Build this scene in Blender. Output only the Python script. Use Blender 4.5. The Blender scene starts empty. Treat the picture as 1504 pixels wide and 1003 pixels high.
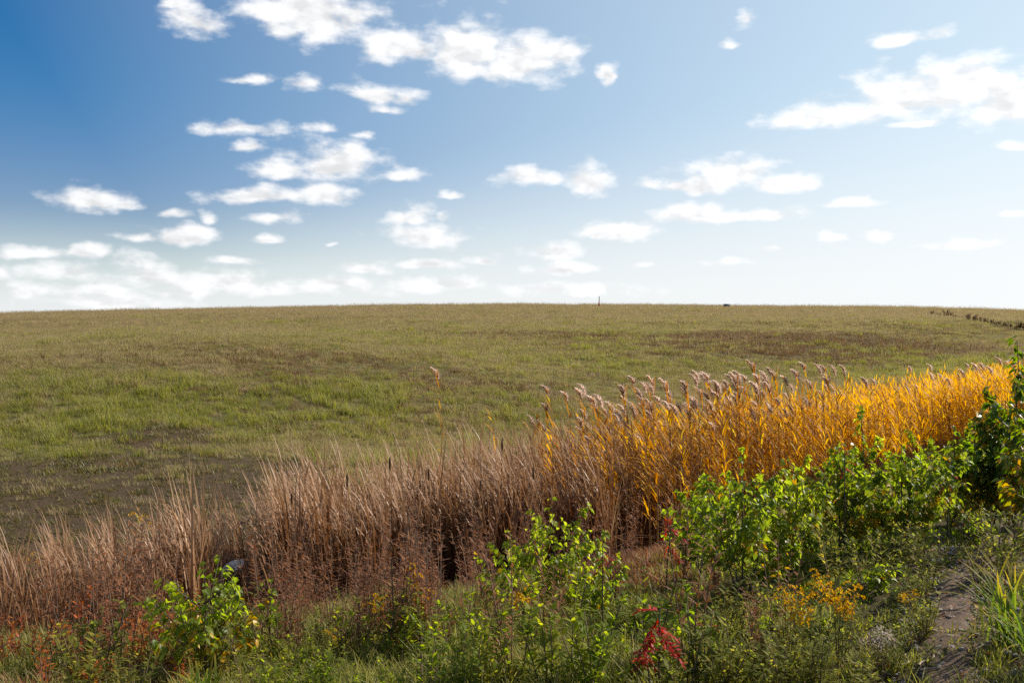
import bpy, math, random
import numpy as np
from mathutils import Matrix, Vector

rng = np.random.default_rng(11)
random.seed(11)
R = math.radians
PI = math.pi
scene = bpy.context.scene
col = scene.collection

# ------------------------------------------------------------------ camera, sky, sun, exposure
EYE = 2.6
F = 1444.0                       # focal length in pixels of a 1504 px wide picture
PITCH = math.atan((501.5 - 480.0) / F)
cam_d = bpy.data.cameras.new('camera')
cam_d.sensor_width = 36.0
cam_d.lens = 36.0 * F / 1504.0
cam_d.clip_start = 0.05
cam_d.clip_end = 8000
cam_d.dof.use_dof = False
cam = bpy.data.objects.new('camera', cam_d)
col.objects.link(cam)
cam.location = (0, 0, EYE)
cam.rotation_euler = (PI / 2 - PITCH, 0, 0)
scene.camera = cam

SUN_AZ = R(62)                   # to the right of the view direction (+Y), towards +X
SUN_EL = R(36)
SUN_DIR = Vector((math.sin(SUN_AZ) * math.cos(SUN_EL), math.cos(SUN_AZ) * math.cos(SUN_EL), math.sin(SUN_EL)))
sun_d = bpy.data.lights.new('sun', 'SUN')
sun_d.energy = 5.0
sun_d.angle = R(0.55)
sun_d.color = (1.0, 0.93, 0.82)
sun = bpy.data.objects.new('sun', sun_d)
col.objects.link(sun)
sun.rotation_euler = (-SUN_DIR).to_track_quat('-Z', 'Y').to_euler()
sun.location = (20, 20, 30)

scene.render.engine = 'CYCLES'
scene.cycles.use_denoising = False
scene.cycles.max_bounces = 5
scene.cycles.diffuse_bounces = 3
scene.cycles.glossy_bounces = 2
scene.cycles.transmission_bounces = 3
scene.cycles.caustics_reflective = False
scene.cycles.caustics_refractive = False
scene.view_settings.view_transform = 'Standard'
scene.view_settings.look = 'None'
scene.view_settings.exposure = 0.6
scene.view_settings.gamma = 1.0
scene.view_settings.use_curve_mapping = False

SKY_STRENGTH = 0.078
world = bpy.data.worlds.new('World')
scene.world = world
world.use_nodes = True
world.cycles.sampling_method = 'MANUAL'
world.cycles.sample_map_resolution = 256


def pix_dir(px, py):
    """World direction through a pixel of the 1504 x 1003 photograph."""
    x = (px - 752.0) / F
    y = (501.5 - py) / F
    c, s = math.cos(PITCH), math.sin(PITCH)
    return np.array([x, c + y * s, -s + y * c])


# clouds: centre x, centre y, half width, half height in photograph pixels, thickness 0..1
CLOUDS = [
    (285, 30, 44, 25, .9), (430, 6, 70, 30, .95), (470, 22, 85, 38, 1), (415, 42, 46, 24, .7), (262, 6, 36, 12, .5),
    (590, 66, 66, 30, .95), (690, 72, 85, 40, 1), (765, 88, 78, 36, 1), (818, 76, 40, 26, .9), (885, 108, 17, 18, .8),
    (375, 119, 52, 10, .5), (445, 124, 36, 14, .6), (545, 138, 46, 18, .7), (590, 143, 40, 14, .4), (565, 160, 36, 10, .5),
    (350, 190, 74, 15, .75), (364, 216, 28, 9, .7), (480, 190, 40, 13, .4), (535, 200, 40, 9, .25),
    (490, 238, 74, 30, 1), (420, 247, 60, 16, .8), (595, 252, 42, 14, .35), (385, 286, 72, 14, .85), (475, 284, 42, 18, .9),
    (130, 291, 56, 21, .95), (170, 297, 36, 9, .8), (250, 310, 32, 8, .6), (262, 342, 70, 15, .9), (205, 345, 40, 9, .8), (312, 318, 18, 11, .6),
    (405, 319, 48, 11, .75), (390, 350, 26, 8, .6), (490, 355, 16, 5, .3), (663, 284, 20, 8, .7),
    (605, 316, 52, 18, .7), (625, 344, 76, 18, .95), (650, 316, 16, 14, .4),
    (790, 261, 60, 15, .9), (855, 262, 44, 25, 1), (1072, 256, 78, 25, 1), (1150, 268, 76, 14, 1), (985, 268, 56, 11, .8), (1020, 268, 40, 17, .9),
    (1012, 312, 52, 18, .95), (1110, 314, 78, 12, .85), (905, 336, 64, 14, .9), (815, 368, 52, 14, .9), (830, 393, 60, 11, .8),
    (1245, 298, 48, 9, .7), (1220, 345, 32, 8, .7), (1290, 342, 32, 10, .7), (1100, 28, 22, 13, .6), (1075, 62, 26, 10, .2),
    (1335, 56, 58, 13, .8), (1235, 168, 95, 20, .95), (1330, 140, 80, 36, 1), (1420, 120, 90, 40, 1), (1480, 148, 70, 36, 1), (1345, 178, 44, 8, .7),
    (1492, 212, 28, 10, .8), (1490, 313, 30, 8, .7), (1420, 355, 80, 9, .5), (1060, 385, 60, 10, .4), (950, 388, 22, 7, .4), (1130, 365, 20, 7, .4),
    (60, 375, 58, 12, .9), (125, 369, 30, 14, .75), (105, 400, 64, 18, .75), (215, 398, 54, 27, .85), (95, 430, 46, 12, .7), (-5, 400, 26, 14, .8),
    (335, 383, 44, 9, .55), (330, 412, 90, 20, .75), (180, 442, 130, 16, .6), (545, 398, 46, 9, .8), (620, 388, 56, 10, .8), (710, 382, 36, 8, .7), (475, 415, 80, 14, .65),
    (640, 418, 140, 14, .5), (830, 425, 160, 14, .5), (40, 428, 50, 14, .55), (150, 424, 46, 16, .6), (265, 425, 60, 18, .7), (400, 420, 60, 16, .6), (540, 425, 60, 12, .5),
]


def build_world():
    nt = world.node_tree
    for n in list(nt.nodes):
        nt.nodes.remove(n)
    N = nt.nodes.new
    L = nt.links.new
    out = N('ShaderNodeOutputWorld')
    sky = N('ShaderNodeTexSky')
    sky.sky_type = 'NISHITA'
    sky.sun_disc = False
    sky.sun_elevation = SUN_EL
    sky.sun_rotation = SUN_AZ
    sky.altitude = 0
    sky.air_density = 1.0
    sky.dust_density = 0.4
    sky.ozone_density = 3.0

    def math_(op, a, b=None, clamp=False, c=None):
        n = N('ShaderNodeMath')
        n.operation = op
        n.use_clamp = clamp
        for i, v in enumerate((a, b, c)):
            if v is None:
                continue
            if isinstance(v, (int, float)):
                n.inputs[i].default_value = v
            else:
                L(v, n.inputs[i])
        return n.outputs[0]

    def vec(op, a, b=None, c=None, out_i=0):
        n = N('ShaderNodeVectorMath')
        n.operation = op
        for i, v in enumerate((a, b, c)):
            if v is None:
                continue
            if isinstance(v, (tuple, list)):
                n.inputs[i].default_value = v
            else:
                L(v, n.inputs[i])
        return n.outputs[out_i]

    def remap(v, a, b, lo=0.0, hi=1.0, smooth=True):
        n = N('ShaderNodeMapRange')
        n.interpolation_type = 'SMOOTHSTEP' if smooth else 'LINEAR'
        for i, q in enumerate((a, b, lo, hi)):
            n.inputs[i + 1].default_value = q
        L(v, n.inputs[0])
        return n.outputs[0]

    def noise(v, scale, detail, rough):
        n = N('ShaderNodeTexNoise')
        n.inputs['Scale'].default_value = scale
        n.inputs['Detail'].default_value = detail
        n.inputs['Roughness'].default_value = rough
        L(v, n.inputs['Vector'])
        return n

    def mix(f, a, b):
        n = N('ShaderNodeMix')
        n.data_type = 'RGBA'
        L(f, n.inputs['Factor'])
        L(a, n.inputs['A'])
        L(b, n.inputs['B'])
        return n.outputs['Result']

    def grey(scale, c):
        n = N('ShaderNodeVectorMath')
        n.operation = 'SCALE'
        n.inputs[0].default_value = c
        L(scale, n.inputs['Scale'])
        return n.outputs[0]

    tc = N('ShaderNodeTexCoord')
    sep = N('ShaderNodeSeparateXYZ')
    L(tc.outputs['Generated'], sep.inputs[0])
    az = math_('ARCTAN2', sep.outputs[0], sep.outputs[1])
    el = math_('ARCSINE', sep.outputs[2])
    # the pattern of clouds goes on round the whole sky
    A0 = math.atan(760.0 / F)
    azp = math_('SUBTRACT', math_('PINGPONG', math_('ADD', az, A0), 2 * A0), A0)
    comb = N('ShaderNodeCombineXYZ')
    L(azp, comb.inputs[0])
    L(el, comb.inputs[1])
    st = vec('MULTIPLY', comb.outputs[0], (1.0, 1.8, 1.0))
    n1 = noise(st, 15, 5, .55)          # turbulent displacement of the outlines
    n2 = noise(st, 27, 7, .52)          # billows
    warp = vec('MULTIPLY', vec('SUBTRACT', n1.outputs['Color'], (.5, .5, .5)), (.05, .02, 0))
    uv = vec('ADD', comb.outputs[0], warp)
    sund = vec('DOT_PRODUCT', tc.outputs['Generated'], tuple(SUN_DIR), out_i=1)
    near = math_('POWER', math_('MAXIMUM', sund, 0.0), 2.0)
    glow = math_('MULTIPLY_ADD', near, 1.5, c=8.3)
    # whitish air: towards the sun and, in a band that is deeper on the sunny side, towards the horizon
    v1 = math_('MULTIPLY', math_('SUBTRACT', sund, 0.17), math_('MULTIPLY', remap(el, 0.34, 0.16, 0.85, 1.0), 1.28), clamp=True)
    band = math_('DIVIDE', el, math_('MULTIPLY_ADD', v1, 0.20, c=0.12))
    v2 = remap(band, 1.0, 0.0, 0.0, 0.94)
    veil = math_('SUBTRACT', 1.0, math_('MULTIPLY', math_('SUBTRACT', 1.0, v1), math_('SUBTRACT', 1.0, v2)))
    haze = mix(v2, grey(math_('MULTIPLY', glow, 0.95), (0.82, 0.96, 1.0)), grey(math_('MULTIPLY', glow, 0.95), (0.955, 0.972, 0.99)))
    hs = N('ShaderNodeHueSaturation')
    L(remap(el, 0.02, 0.24, 0.53, 0.504), hs.inputs['Hue'])
    L(remap(el, 0.02, 0.24, 1.15, 1.45), hs.inputs['Saturation'])
    hs.inputs['Value'].default_value = 0.83
    L(sky.outputs[0], hs.inputs['Color'])
    c0 = mix(veil, hs.outputs[0], haze)

    def background(c):
        n = N('ShaderNodeBackground')
        n.inputs['Strength'].default_value = SKY_STRENGTH
        L(c, n.inputs['Color'])
        return n.outputs[0]

    def mix_sh(f, a, b):
        n = N('ShaderNodeMixShader')
        L(f, n.inputs[0])
        L(a, n.inputs[1])
        L(b, n.inputs[2])
        return n.outputs[0]

    n3 = noise(vec('ADD', st, (.010, .013, 0)), 27, 7, .52)   # the same billows a little nearer the sun
    relief = math_('MULTIPLY', math_('SUBTRACT', n2.outputs['Fac'], n3.outputs['Fac']), 1.0)
    dn = math_('MULTIPLY', math_('SUBTRACT', n2.outputs['Fac'], 0.5), 2.3)
    sh0 = math_('MULTIPLY_ADD', n1.outputs['Fac'], -1.6, c=.8)
    cl = []
    for (cx, cy, rx, ry, th) in CLOUDS:
        d = pix_dir(cx, cy)
        d = d / np.linalg.norm(d)
        a, e = math.atan2(d[0], d[1]), math.asin(d[2])
        cl.append((a, e, rx / F * 1.1 * math.cos(a), ry / F * 1.34 * math.cos(a), th))
    # one strip of sky after the other, so that each ray only meets the clouds of its own strip
    edges = np.linspace(-A0, A0, 9)
    shader = None
    for lo, hi in zip(edges[:-1], edges[1:]):
        acc = None
        for (a, e, ra, re, th) in cl:
            if a + 1.7 * ra + .03 < lo or a - 1.7 * ra - .03 > hi:
                continue
            v = vec('MULTIPLY_ADD', uv, (1 / ra, 1 / re, 0), (-a / ra, -(e - re * 0.15) / re, 0))
            v = vec('MAXIMUM', v, vec('MULTIPLY', v, (-1, -1.5, 0)))
            ln = vec('LENGTH', v, out_i=1)
            k = math_('MULTIPLY_ADD', ln, -1.0, c=0.51 + 0.55 * th)   # high inside
            acc = k if acc is None else math_('MAXIMUM', acc, k)
        cover = remap(math_('ADD', dn, acc), -0.12, 0.74)
        # bodies of the clouds: thick middles and bases a little greyer
        shade = remap(math_('ADD', acc, sh0), .3, 1.15, 1.03, .90)
        cloud = grey(math_('MULTIPLY', glow, math_('MINIMUM', math_('ADD', math_('MAXIMUM', relief, -.11), shade), 1.04)), (0.985, 0.99, 1.0))
        b = background(mix(math_('MULTIPLY', cover, 0.98), c0, cloud))
        shader = b if shader is None else mix_sh(math_('GREATER_THAN', azp, float(lo)), shader, b)
    gate = math_('MULTIPLY', math_('GREATER_THAN', el, -.02), math_('LESS_THAN', el, .42))
    L(mix_sh(gate, background(c0), shader), out.inputs[0])


build_world()


# ------------------------------------------------------------------ noise and terrain
def vnoise(x, y, seed=0):
    x = np.asarray(x, float)
    y = np.asarray(y, float)
    xi = np.floor(x).astype(np.int64)
    yi = np.floor(y).astype(np.int64)
    xf = x - xi
    yf = y - yi
    u = xf * xf * (3 - 2 * xf)
    v = yf * yf * (3 - 2 * yf)

    def h(a, b):
        n = (a * 374761393 + b * 668265263 + seed * 1442695041) & 0x7fffffff
        n = ((n ^ (n >> 13)) * 1274126177) & 0x7fffffff
        return ((n ^ (n >> 16)) & 0xffff) / 65535.0
    return (h(xi, yi) * (1 - u) + h(xi + 1, yi) * u) * (1 - v) + (h(xi, yi + 1) * (1 - u) + h(xi + 1, yi + 1) * u) * v


def fbm(x, y, scale, seed=0, octv=4):
    s = 0
    a = 0.5
    for o in range(octv):
        s = s + a * vnoise(np.asarray(x) / scale * 2 ** o, np.asarray(y) / scale * 2 ** o, seed + o * 17)
        a *= 0.5
    return s / (1 - 0.5 ** octv)


def sstep(x, a, b):
    t = np.clip((x - a) / (b - a), 0, 1)
    return t * t * (3 - 2 * t)


DITCH = np.array([(-60, -8), (-14, 9.3), (-6, 11.6), (-2.5, 13.0), (0.5, 15.2), (3.2, 18.8), (8, 24), (18, 37), (40, 66), (110, 160)], float)


def ditch_s(x, y):
    """Signed distance to the ditch line, positive on the field side."""
    x = np.asarray(x, float)
    y = np.asarray(y, float)
    best = np.full(np.broadcast(x, y).shape, 1e9)
    sg = np.ones_like(best)
    for a, b in zip(DITCH[:-1], DITCH[1:]):
        dx, dy = b - a
        L2 = dx * dx + dy * dy
        t = np.clip(((x - a[0]) * dx + (y - a[1]) * dy) / L2, 0, 1)
        ex = x - (a[0] + t * dx)
        ey = y - (a[1] + t * dy)
        d = np.hypot(ex, ey)
        cr = dx * (y - a[1]) - dy * (x - a[0])
        m = d < best
        best = np.where(m, d, best)
        sg = np.where(m, np.where(cr >= 0, 1.0, -1.0), sg)
    return best * sg


_fy = np.arange(0, 4000, 0.5)
_fz = np.interp(_fy, [0, 10, 15, 18, 22, 32, 45, 60, 85, 110, 135, 150, 165, 190, 260, 400, 4000],
                [-.7, -.7, -.55, -.25, .12, .80, 1.32, 1.80, 2.65, 3.45, 4.40, 4.85, 4.95, 4.4, 1.5, -1, -1])
_k = np.ones(17) / 17
_fz = np.convolve(np.pad(_fz, 8, mode='edge'), _k, mode='valid')


def height(x, y):
    x = np.asarray(x, float)
    y = np.asarray(y, float)
    s = ditch_s(x, y)
    fld = np.interp(y, _fy, _fz)
    yy = np.clip(y / 150, 0, 1.6)
    fade = 1 - sstep(y, 200, 330)
    fld = fld + yy ** 2 * (0.9 - np.clip((x - 10) / 75, -2, 2) ** 2 * 1.1) * fade
    fld = fld + (fbm(x, y, 14, 3) - .5) * 0.5 * sstep(y, 18, 50) * fade + (fbm(x, y, 2.2, 9) - .5) * 0.16
    fld = fld - 1.05 * np.exp(-((s - 6.5) / 7.0) ** 2) * sstep(y, 17, 28) * (1 - sstep(y, 60, 90))
    fld = fld + 0.95 * np.exp(-((x + 13) / 11) ** 2 - ((y - 44) / 16) ** 2) - .4 * np.exp(-((x - 2) / 9) ** 2 - ((y - 52) / 12) ** 2)
    far = -0.8 + (fld + 0.8) * sstep(s, 0.6, 3.4)
    d = -s
    bank = np.interp(d, [0, 1.4, 3, 4.5, 6.7, 9, 12, 40], [-.8, -.74, -.35, .05, .42, .72, 1.0, 1.3])
    bank = bank + 0.34 * sstep(x, 0.3, 3.2) * sstep(d, 2, 6)
    bank = bank + (fbm(x, y, 0.9, 5) - .5) * 0.13 * sstep(d, 0.5, 3) + (fbm(x, y, 0.25, 6, 2) - .5) * 0.04
    return np.where(s > 0, far, bank)


_ys = np.geomspace(1.2, 320, 6000)


def P(px, py):
    """Point of the ground that the pixel looks at."""
    d = pix_dir(px, py)
    t = _ys
    z = EYE + d[2] * t
    g = height(d[0] * t, d[1] * t)
    k = int(np.argmax(z < g)) if np.any(z < g) else len(t) - 1
    return np.array([d[0] * t[k], d[1] * t[k], g[k]])


def to_px(x, y, z):
    c, s = math.cos(PITCH), math.sin(PITCH)
    zz = z - EYE
    f = y * c - zz * s
    return 752 + F * x / f, 501.5 - F * (y * s + zz * c) / f


# ------------------------------------------------------------------ materials
def new_mat(name):
    m = bpy.data.materials.new(name)
    m.use_nodes = True
    nt = m.node_tree
    for n in list(nt.nodes):
        nt.nodes.remove(n)
    return m, nt


def ramp_node(nt, cols):
    r = nt.nodes.new('ShaderNodeValToRGB')
    els = r.color_ramp.elements
    k = len(cols)
    while len(els) < k:
        els.new(0.5)
    for i, c in enumerate(cols):
        els[i].position = i / max(1, k - 1)
        els[i].color = (*c, 1)
    return r


def veg_mat(name, cols, trans=0.4, tint=1.5, rough=0.5, spec=0.35, tip=None, base=None, bump=0.0):
    """Leaf material: colour by blade (attribute v) and plant, light passing through the leaf."""
    m, nt = new_mat(name)
    N = nt.nodes.new
    L = nt.links.new
    at = N('ShaderNodeAttribute')
    at.attribute_name = 'v'
    oi = N('ShaderNodeObjectInfo')
    ad = N('ShaderNodeMath')
    ad.operation = 'MULTIPLY_ADD'
    L(oi.outputs['Random'], ad.inputs[0])
    ad.inputs[1].default_value = 0.45
    ml = N('ShaderNodeMath')
    ml.operation = 'MULTIPLY'
    L(at.outputs['Fac'], ml.inputs[0])
    ml.inputs[1].default_value = 0.55
    L(ml.outputs[0], ad.inputs[2])
    rp = ramp_node(nt, cols)
    L(ad.outputs[0], rp.inputs[0])
    colr = rp.outputs[0]
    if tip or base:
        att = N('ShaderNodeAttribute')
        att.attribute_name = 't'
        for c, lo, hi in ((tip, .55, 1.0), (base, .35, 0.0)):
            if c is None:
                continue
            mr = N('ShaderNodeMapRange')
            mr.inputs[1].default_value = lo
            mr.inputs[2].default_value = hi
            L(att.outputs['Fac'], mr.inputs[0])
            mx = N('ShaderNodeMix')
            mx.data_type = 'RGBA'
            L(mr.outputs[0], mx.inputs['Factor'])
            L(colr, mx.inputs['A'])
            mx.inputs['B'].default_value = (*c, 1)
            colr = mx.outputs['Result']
    pb = N('ShaderNodeBsdfPrincipled')
    L(colr, pb.inputs['Base Color'])
    pb.inputs['Roughness'].default_value = rough
    pb.inputs['Specular IOR Level'].default_value = spec
    out = N('ShaderNodeOutputMaterial')
    if trans > 0:
        tr = N('ShaderNodeBsdfTranslucent')
        hs = N('ShaderNodeHueSaturation')
        hs.inputs['Saturation'].default_value = 1.1
        hs.inputs['Value'].default_value = tint
        L(colr, hs.inputs['Color'])
        L(hs.outputs[0], tr.inputs['Color'])
        mx = N('ShaderNodeMixShader')
        mx.inputs[0].default_value = trans
        L(pb.outputs[0], mx.inputs[1])
        L(tr.outputs[0], mx.inputs[2])
        L(mx.outputs[0], out.inputs[0])
    else:
        L(pb.outputs[0], out.inputs[0])
    return m


def rock_mat(name, c1, c2, scale=12, rough=0.85, bump=0.5):
    m, nt = new_mat(name)
    N = nt.nodes.new
    L = nt.links.new
    tc = N('ShaderNodeTexCoord')
    oi = N('ShaderNodeObjectInfo')
    av = N('ShaderNodeVectorMath')
    L(tc.outputs['Object'], av.inputs[0])
    L(oi.outputs['Location'], av.inputs[1])
    nz = N('ShaderNodeTexNoise')
    nz.inputs['Scale'].default_value = scale
    nz.inputs['Detail'].default_value = 8
    nz.inputs['Roughness'].default_value = 0.7
    L(av.outputs[0], nz.inputs['Vector'])
    rp = ramp_node(nt, [c1, c1, c2, c2])
    L(nz.outputs['Fac'], rp.inputs[0])
    pb = N('ShaderNodeBsdfPrincipled')
    L(rp.outputs[0], pb.inputs['Base Color'])
    pb.inputs['Roughness'].default_value = rough
    bp = N('ShaderNodeBump')
    bp.inputs['Strength'].default_value = bump
    bp.inputs['Distance'].default_value = 0.02
    L(nz.outputs['Fac'], bp.inputs['Height'])
    L(bp.outputs[0], pb.inputs['Normal'])
    out = N('ShaderNodeOutputMaterial')
    L(pb.outputs[0], out.inputs[0])
    return m


def plain_mat(name, c, rough=0.6, var=0.15, scale=20):
    return rock_mat(name, tuple(v * (1 - var) for v in c), tuple(min(1, v * (1 + var)) for v in c), scale, rough, 0.1)


def ground_mat():
    m, nt = new_mat('earth_and_thatch')
    N = nt.nodes.new
    L = nt.links.new
    geo = N('ShaderNodeNewGeometry')

    def noise(scale, detail=6, rough=.6):
        n = N('ShaderNodeTexNoise')
        n.inputs['Scale'].default_value = scale
        n.inputs['Detail'].default_value = detail
        n.inputs['Roughness'].default_value = rough
        L(geo.outputs['Position'], n.inputs['Vector'])
        return n
    big = noise(0.11, 5)
    mid = noise(1.4, 6)
    fine = noise(22, 8, .7)
    r1 = ramp_node(nt, [(.135, .095, .042), (.12, .092, .036), (.10, .088, .030), (.085, .082, .026), (.14, .11, .05)])
    L(big.outputs['Fac'], r1.inputs[0])
    r2 = ramp_node(nt, [(.035, .024, .014), (.075, .05, .028), (.13, .095, .055)])
    L(fine.outputs['Fac'], r2.inputs[0])
    at = N('ShaderNodeAttribute')
    at.attribute_name = 'bare'
    md = N('ShaderNodeMath')
    md.operation = 'MULTIPLY_ADD'
    L(mid.outputs['Fac'], md.inputs[0])
    md.inputs[1].default_value = 1.6
    ms = N('ShaderNodeMath')
    ms.operation = 'MULTIPLY_ADD'
    L(at.outputs['Fac'], ms.inputs[0])
    ms.inputs[1].default_value = 1.7
    ms.inputs[2].default_value = -1.1
    L(ms.outputs[0], md.inputs[2])
    md.use_clamp = True
    mx = N('ShaderNodeMix')
    mx.data_type = 'RGBA'
    L(md.outputs[0], mx.inputs['Factor'])
    L(r1.outputs[0], mx.inputs['A'])
    L(r2.outputs[0], mx.inputs['B'])
    mv = N('ShaderNodeMix')
    mv.data_type = 'RGBA'
    mv.blend_type = 'MULTIPLY'
    mv.inputs['Factor'].default_value = 0.8
    r3 = ramp_node(nt, [(.45, .45, .45), (1, 1, 1), (1.6, 1.6, 1.5)])
    L(fine.outputs['Fac'], r3.inputs[0])
    L(mx.outputs['Result'], mv.inputs['A'])
    L(r3.outputs[0], mv.inputs['B'])
    pb = N('ShaderNodeBsdfPrincipled')
    pb.inputs['Roughness'].default_value = 0.95
    pb.inputs['Specular IOR Level'].default_value = 0.1
    L(mv.outputs['Result'], pb.inputs['Base Color'])
    bp = N('ShaderNodeBump')
    bp.inputs['Strength'].default_value = 0.9
    bp.inputs['Distance'].default_value = 0.06
    L(fine.outputs['Fac'], bp.inputs['Height'])
    L(bp.outputs[0], pb.inputs['Normal'])
    out = N('ShaderNodeOutputMaterial')
    L(pb.outputs[0], out.inputs[0])
    return m


M = {
    'ground': ground_mat(),
    'path': rock_mat('gravelly_soil', (.02, .011, .006), (.15, .082, .044), 24, .95, 1.0),
    'green_grass': veg_mat('green_grass', [(.12, .135, .02), (.19, .195, .03), (.28, .25, .055)], .45, 1.6, .55, .25, tip=(.30, .26, .09)),
    'olive_grass': veg_mat('olive_grass', [(.16, .155, .036), (.23, .205, .056), (.32, .265, .10)], .45, 1.45, .6, .2, tip=(.40, .32, .17)),
    'straw_grass': veg_mat('straw_grass', [(.26, .19, .085), (.36, .27, .14), (.44, .35, .21)], .42, 1.3, .6, .2),
    'brown_weed': veg_mat('brown_weed', [(.11, .062, .028), (.17, .10, .045), (.25, .155, .075)], .35, 1.4, .6, .2),
    'soil_herb': veg_mat('low_herb', [(.07, .075, .016), (.12, .105, .026), (.19, .12, .04)], .35, 1.5, .5, .3),
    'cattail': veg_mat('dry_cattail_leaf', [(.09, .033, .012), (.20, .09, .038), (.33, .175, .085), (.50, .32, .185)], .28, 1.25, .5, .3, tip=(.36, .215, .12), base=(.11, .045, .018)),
    'spike': veg_mat('cattail_spike', [(.085, .042, .022), (.14, .08, .045)], 0, 1, .9, .1),
    'reed_leaf': veg_mat('orange_reed_leaf', [(.34, .16, .035), (.50, .225, .018), (.62, .31, .022), (.68, .40, .045), (.54, .42, .08)], .52, 1.3, .6, .15),
    'reed_leaf_mix': veg_mat('russet_reed_leaf', [(.18, .07, .025), (.32, .13, .02), (.48, .20, .018), (.40, .30, .05)], .48, 1.25, .6, .15),
    'reed_stalk': veg_mat('reed_stalk', [(.26, .13, .05), (.36, .20, .07), (.40, .26, .10)], .0, 1, .5, .3),
    'plume': veg_mat('reed_plume', [(.36, .26, .20), (.54, .42, .34), (.72, .60, .52)], .6, 1.4, .9, .05),
    'poplar': veg_mat('poplar_leaf', [(.10, .14, .018), (.18, .225, .024), (.30, .31, .04)], .62, 2.0, .42, .3),
    'poplar_yellow': veg_mat('yellow_poplar_leaf', [(.40, .27, .02), (.55, .33, .02), (.62, .30, .025)], .45, 1.3, .4, .4),
    'shrub': veg_mat('shrub_leaf', [(.06, .11, .012), (.12, .17, .016), (.25, .22, .02)], .55, 2.0, .4, .45),
    'bark': plain_mat('young_bark', (.085, .058, .042), .8),
    'pale_bark': plain_mat('grey_stem', (.22, .16, .12), .8),
    'sumac': veg_mat('red_sumac_leaf', [(.20, .008, .014), (.38, .010, .014), (.50, .03, .02), (.52, .09, .03)], .45, 1.3, .5, .2),
    'red_herb': veg_mat('red_orange_herb', [(.24, .05, .015), (.44, .11, .02), (.52, .24, .03)], .45, 1.3, .5, .3),
    'rust_herb': veg_mat('rust_herb', [(.13, .05, .025), (.21, .085, .035), (.30, .13, .055)], .35, 1.3, .6, .2),
    'weed_leaf': veg_mat('grey_green_leaf', [(.10, .115, .022), (.16, .17, .03), (.32, .25, .05)], .58, 2.0, .6, .12),
    'weed_bright': veg_mat('bright_weed_leaf', [(.09, .13, .014), (.15, .19, .02), (.32, .30, .035)], .6, 2.3, .55, .15),
    'goldenrod': veg_mat('goldenrod_flower', [(.50, .24, .01), (.62, .34, .015), (.66, .42, .04)], .4, 1.3, .7, .1),
    'dead_stem': plain_mat('dead_weed_stem', (.17, .105, .065), .85),
    'fluff': veg_mat('seed_fluff', [(.28, .22, .17), (.36, .30, .25), (.45, .39, .34)], .5, 1.3, .8, .1),
    'boulder': rock_mat('grey_granite', (.50, .45, .40), (.82, .75, .68), 26, .8, .6),
    'stone': rock_mat('pale_stone', (.10, .08, .065), (.36, .30, .26), 18, .85, .5),
    'twig': plain_mat('dry_twig', (.34, .25, .18), .8),
    'cone': plain_mat('orange_cone', (.38, .06, .035), .55, .1),
    'cone_band': plain_mat('dull_band', (.16, .10, .09), .6, .1),
    'tank': plain_mat('teal_paint', (.09, .15, .19), .5, .1),
    'tank_dark': plain_mat('dark_steel', (.05, .055, .06), .5, .1),
}


# ------------------------------------------------------------------ mesh helpers
class Bag:
    def __init__(self):
        self.V, self.Q, self.v, self.t, self.m = [], [], [], [], []
        self.n = 0

    def add(self, V, Q, v=None, t=None, mat=0):
        V = np.asarray(V, float).reshape(-1, 3)
        Q = np.asarray(Q, int).reshape(-1, 4)
        self.V.append(V)
        self.Q.append(Q + self.n)
        self.v.append(np.broadcast_to(0.5 if v is None else v, (len(V),)).astype(float))
        self.t.append(np.broadcast_to(0.5 if t is None else t, (len(V),)).astype(float))
        self.m.append(np.full(len(Q), mat))
        self.n += len(V)
        return self

    def mesh(self, name, mats, smooth=True):
        V = np.concatenate(self.V)
        Q = np.concatenate(self.Q)
        me = bpy.data.meshes.new(name)
        me.vertices.add(len(V))
        me.vertices.foreach_set('co', V.astype(np.float32).ravel())
        me.loops.add(Q.size)
        me.loops.foreach_set('vertex_index', Q.astype(np.int32).ravel())
        me.polygons.add(len(Q))
        me.polygons.foreach_set('loop_start', np.arange(0, Q.size, 4, dtype=np.int32))
        me.polygons.foreach_set('material_index', np.concatenate(self.m).astype(np.int32))
        me.polygons.foreach_set('use_smooth', np.full(len(Q), smooth))
        for nm, arr in (('v', self.v), ('t', self.t)):
            a = me.attributes.new(nm, 'FLOAT', 'POINT')
            a.data.foreach_set('value', np.concatenate(arr).astype(np.float32))
        for mm in (mats if isinstance(mats, (list, tuple)) else [mats]):
            me.materials.append(M[mm])
        me.update(calc_edges=True)
        me.validate()
        return me


def U(a, b, n=None):
    return rng.uniform(a, b, n)


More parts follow.
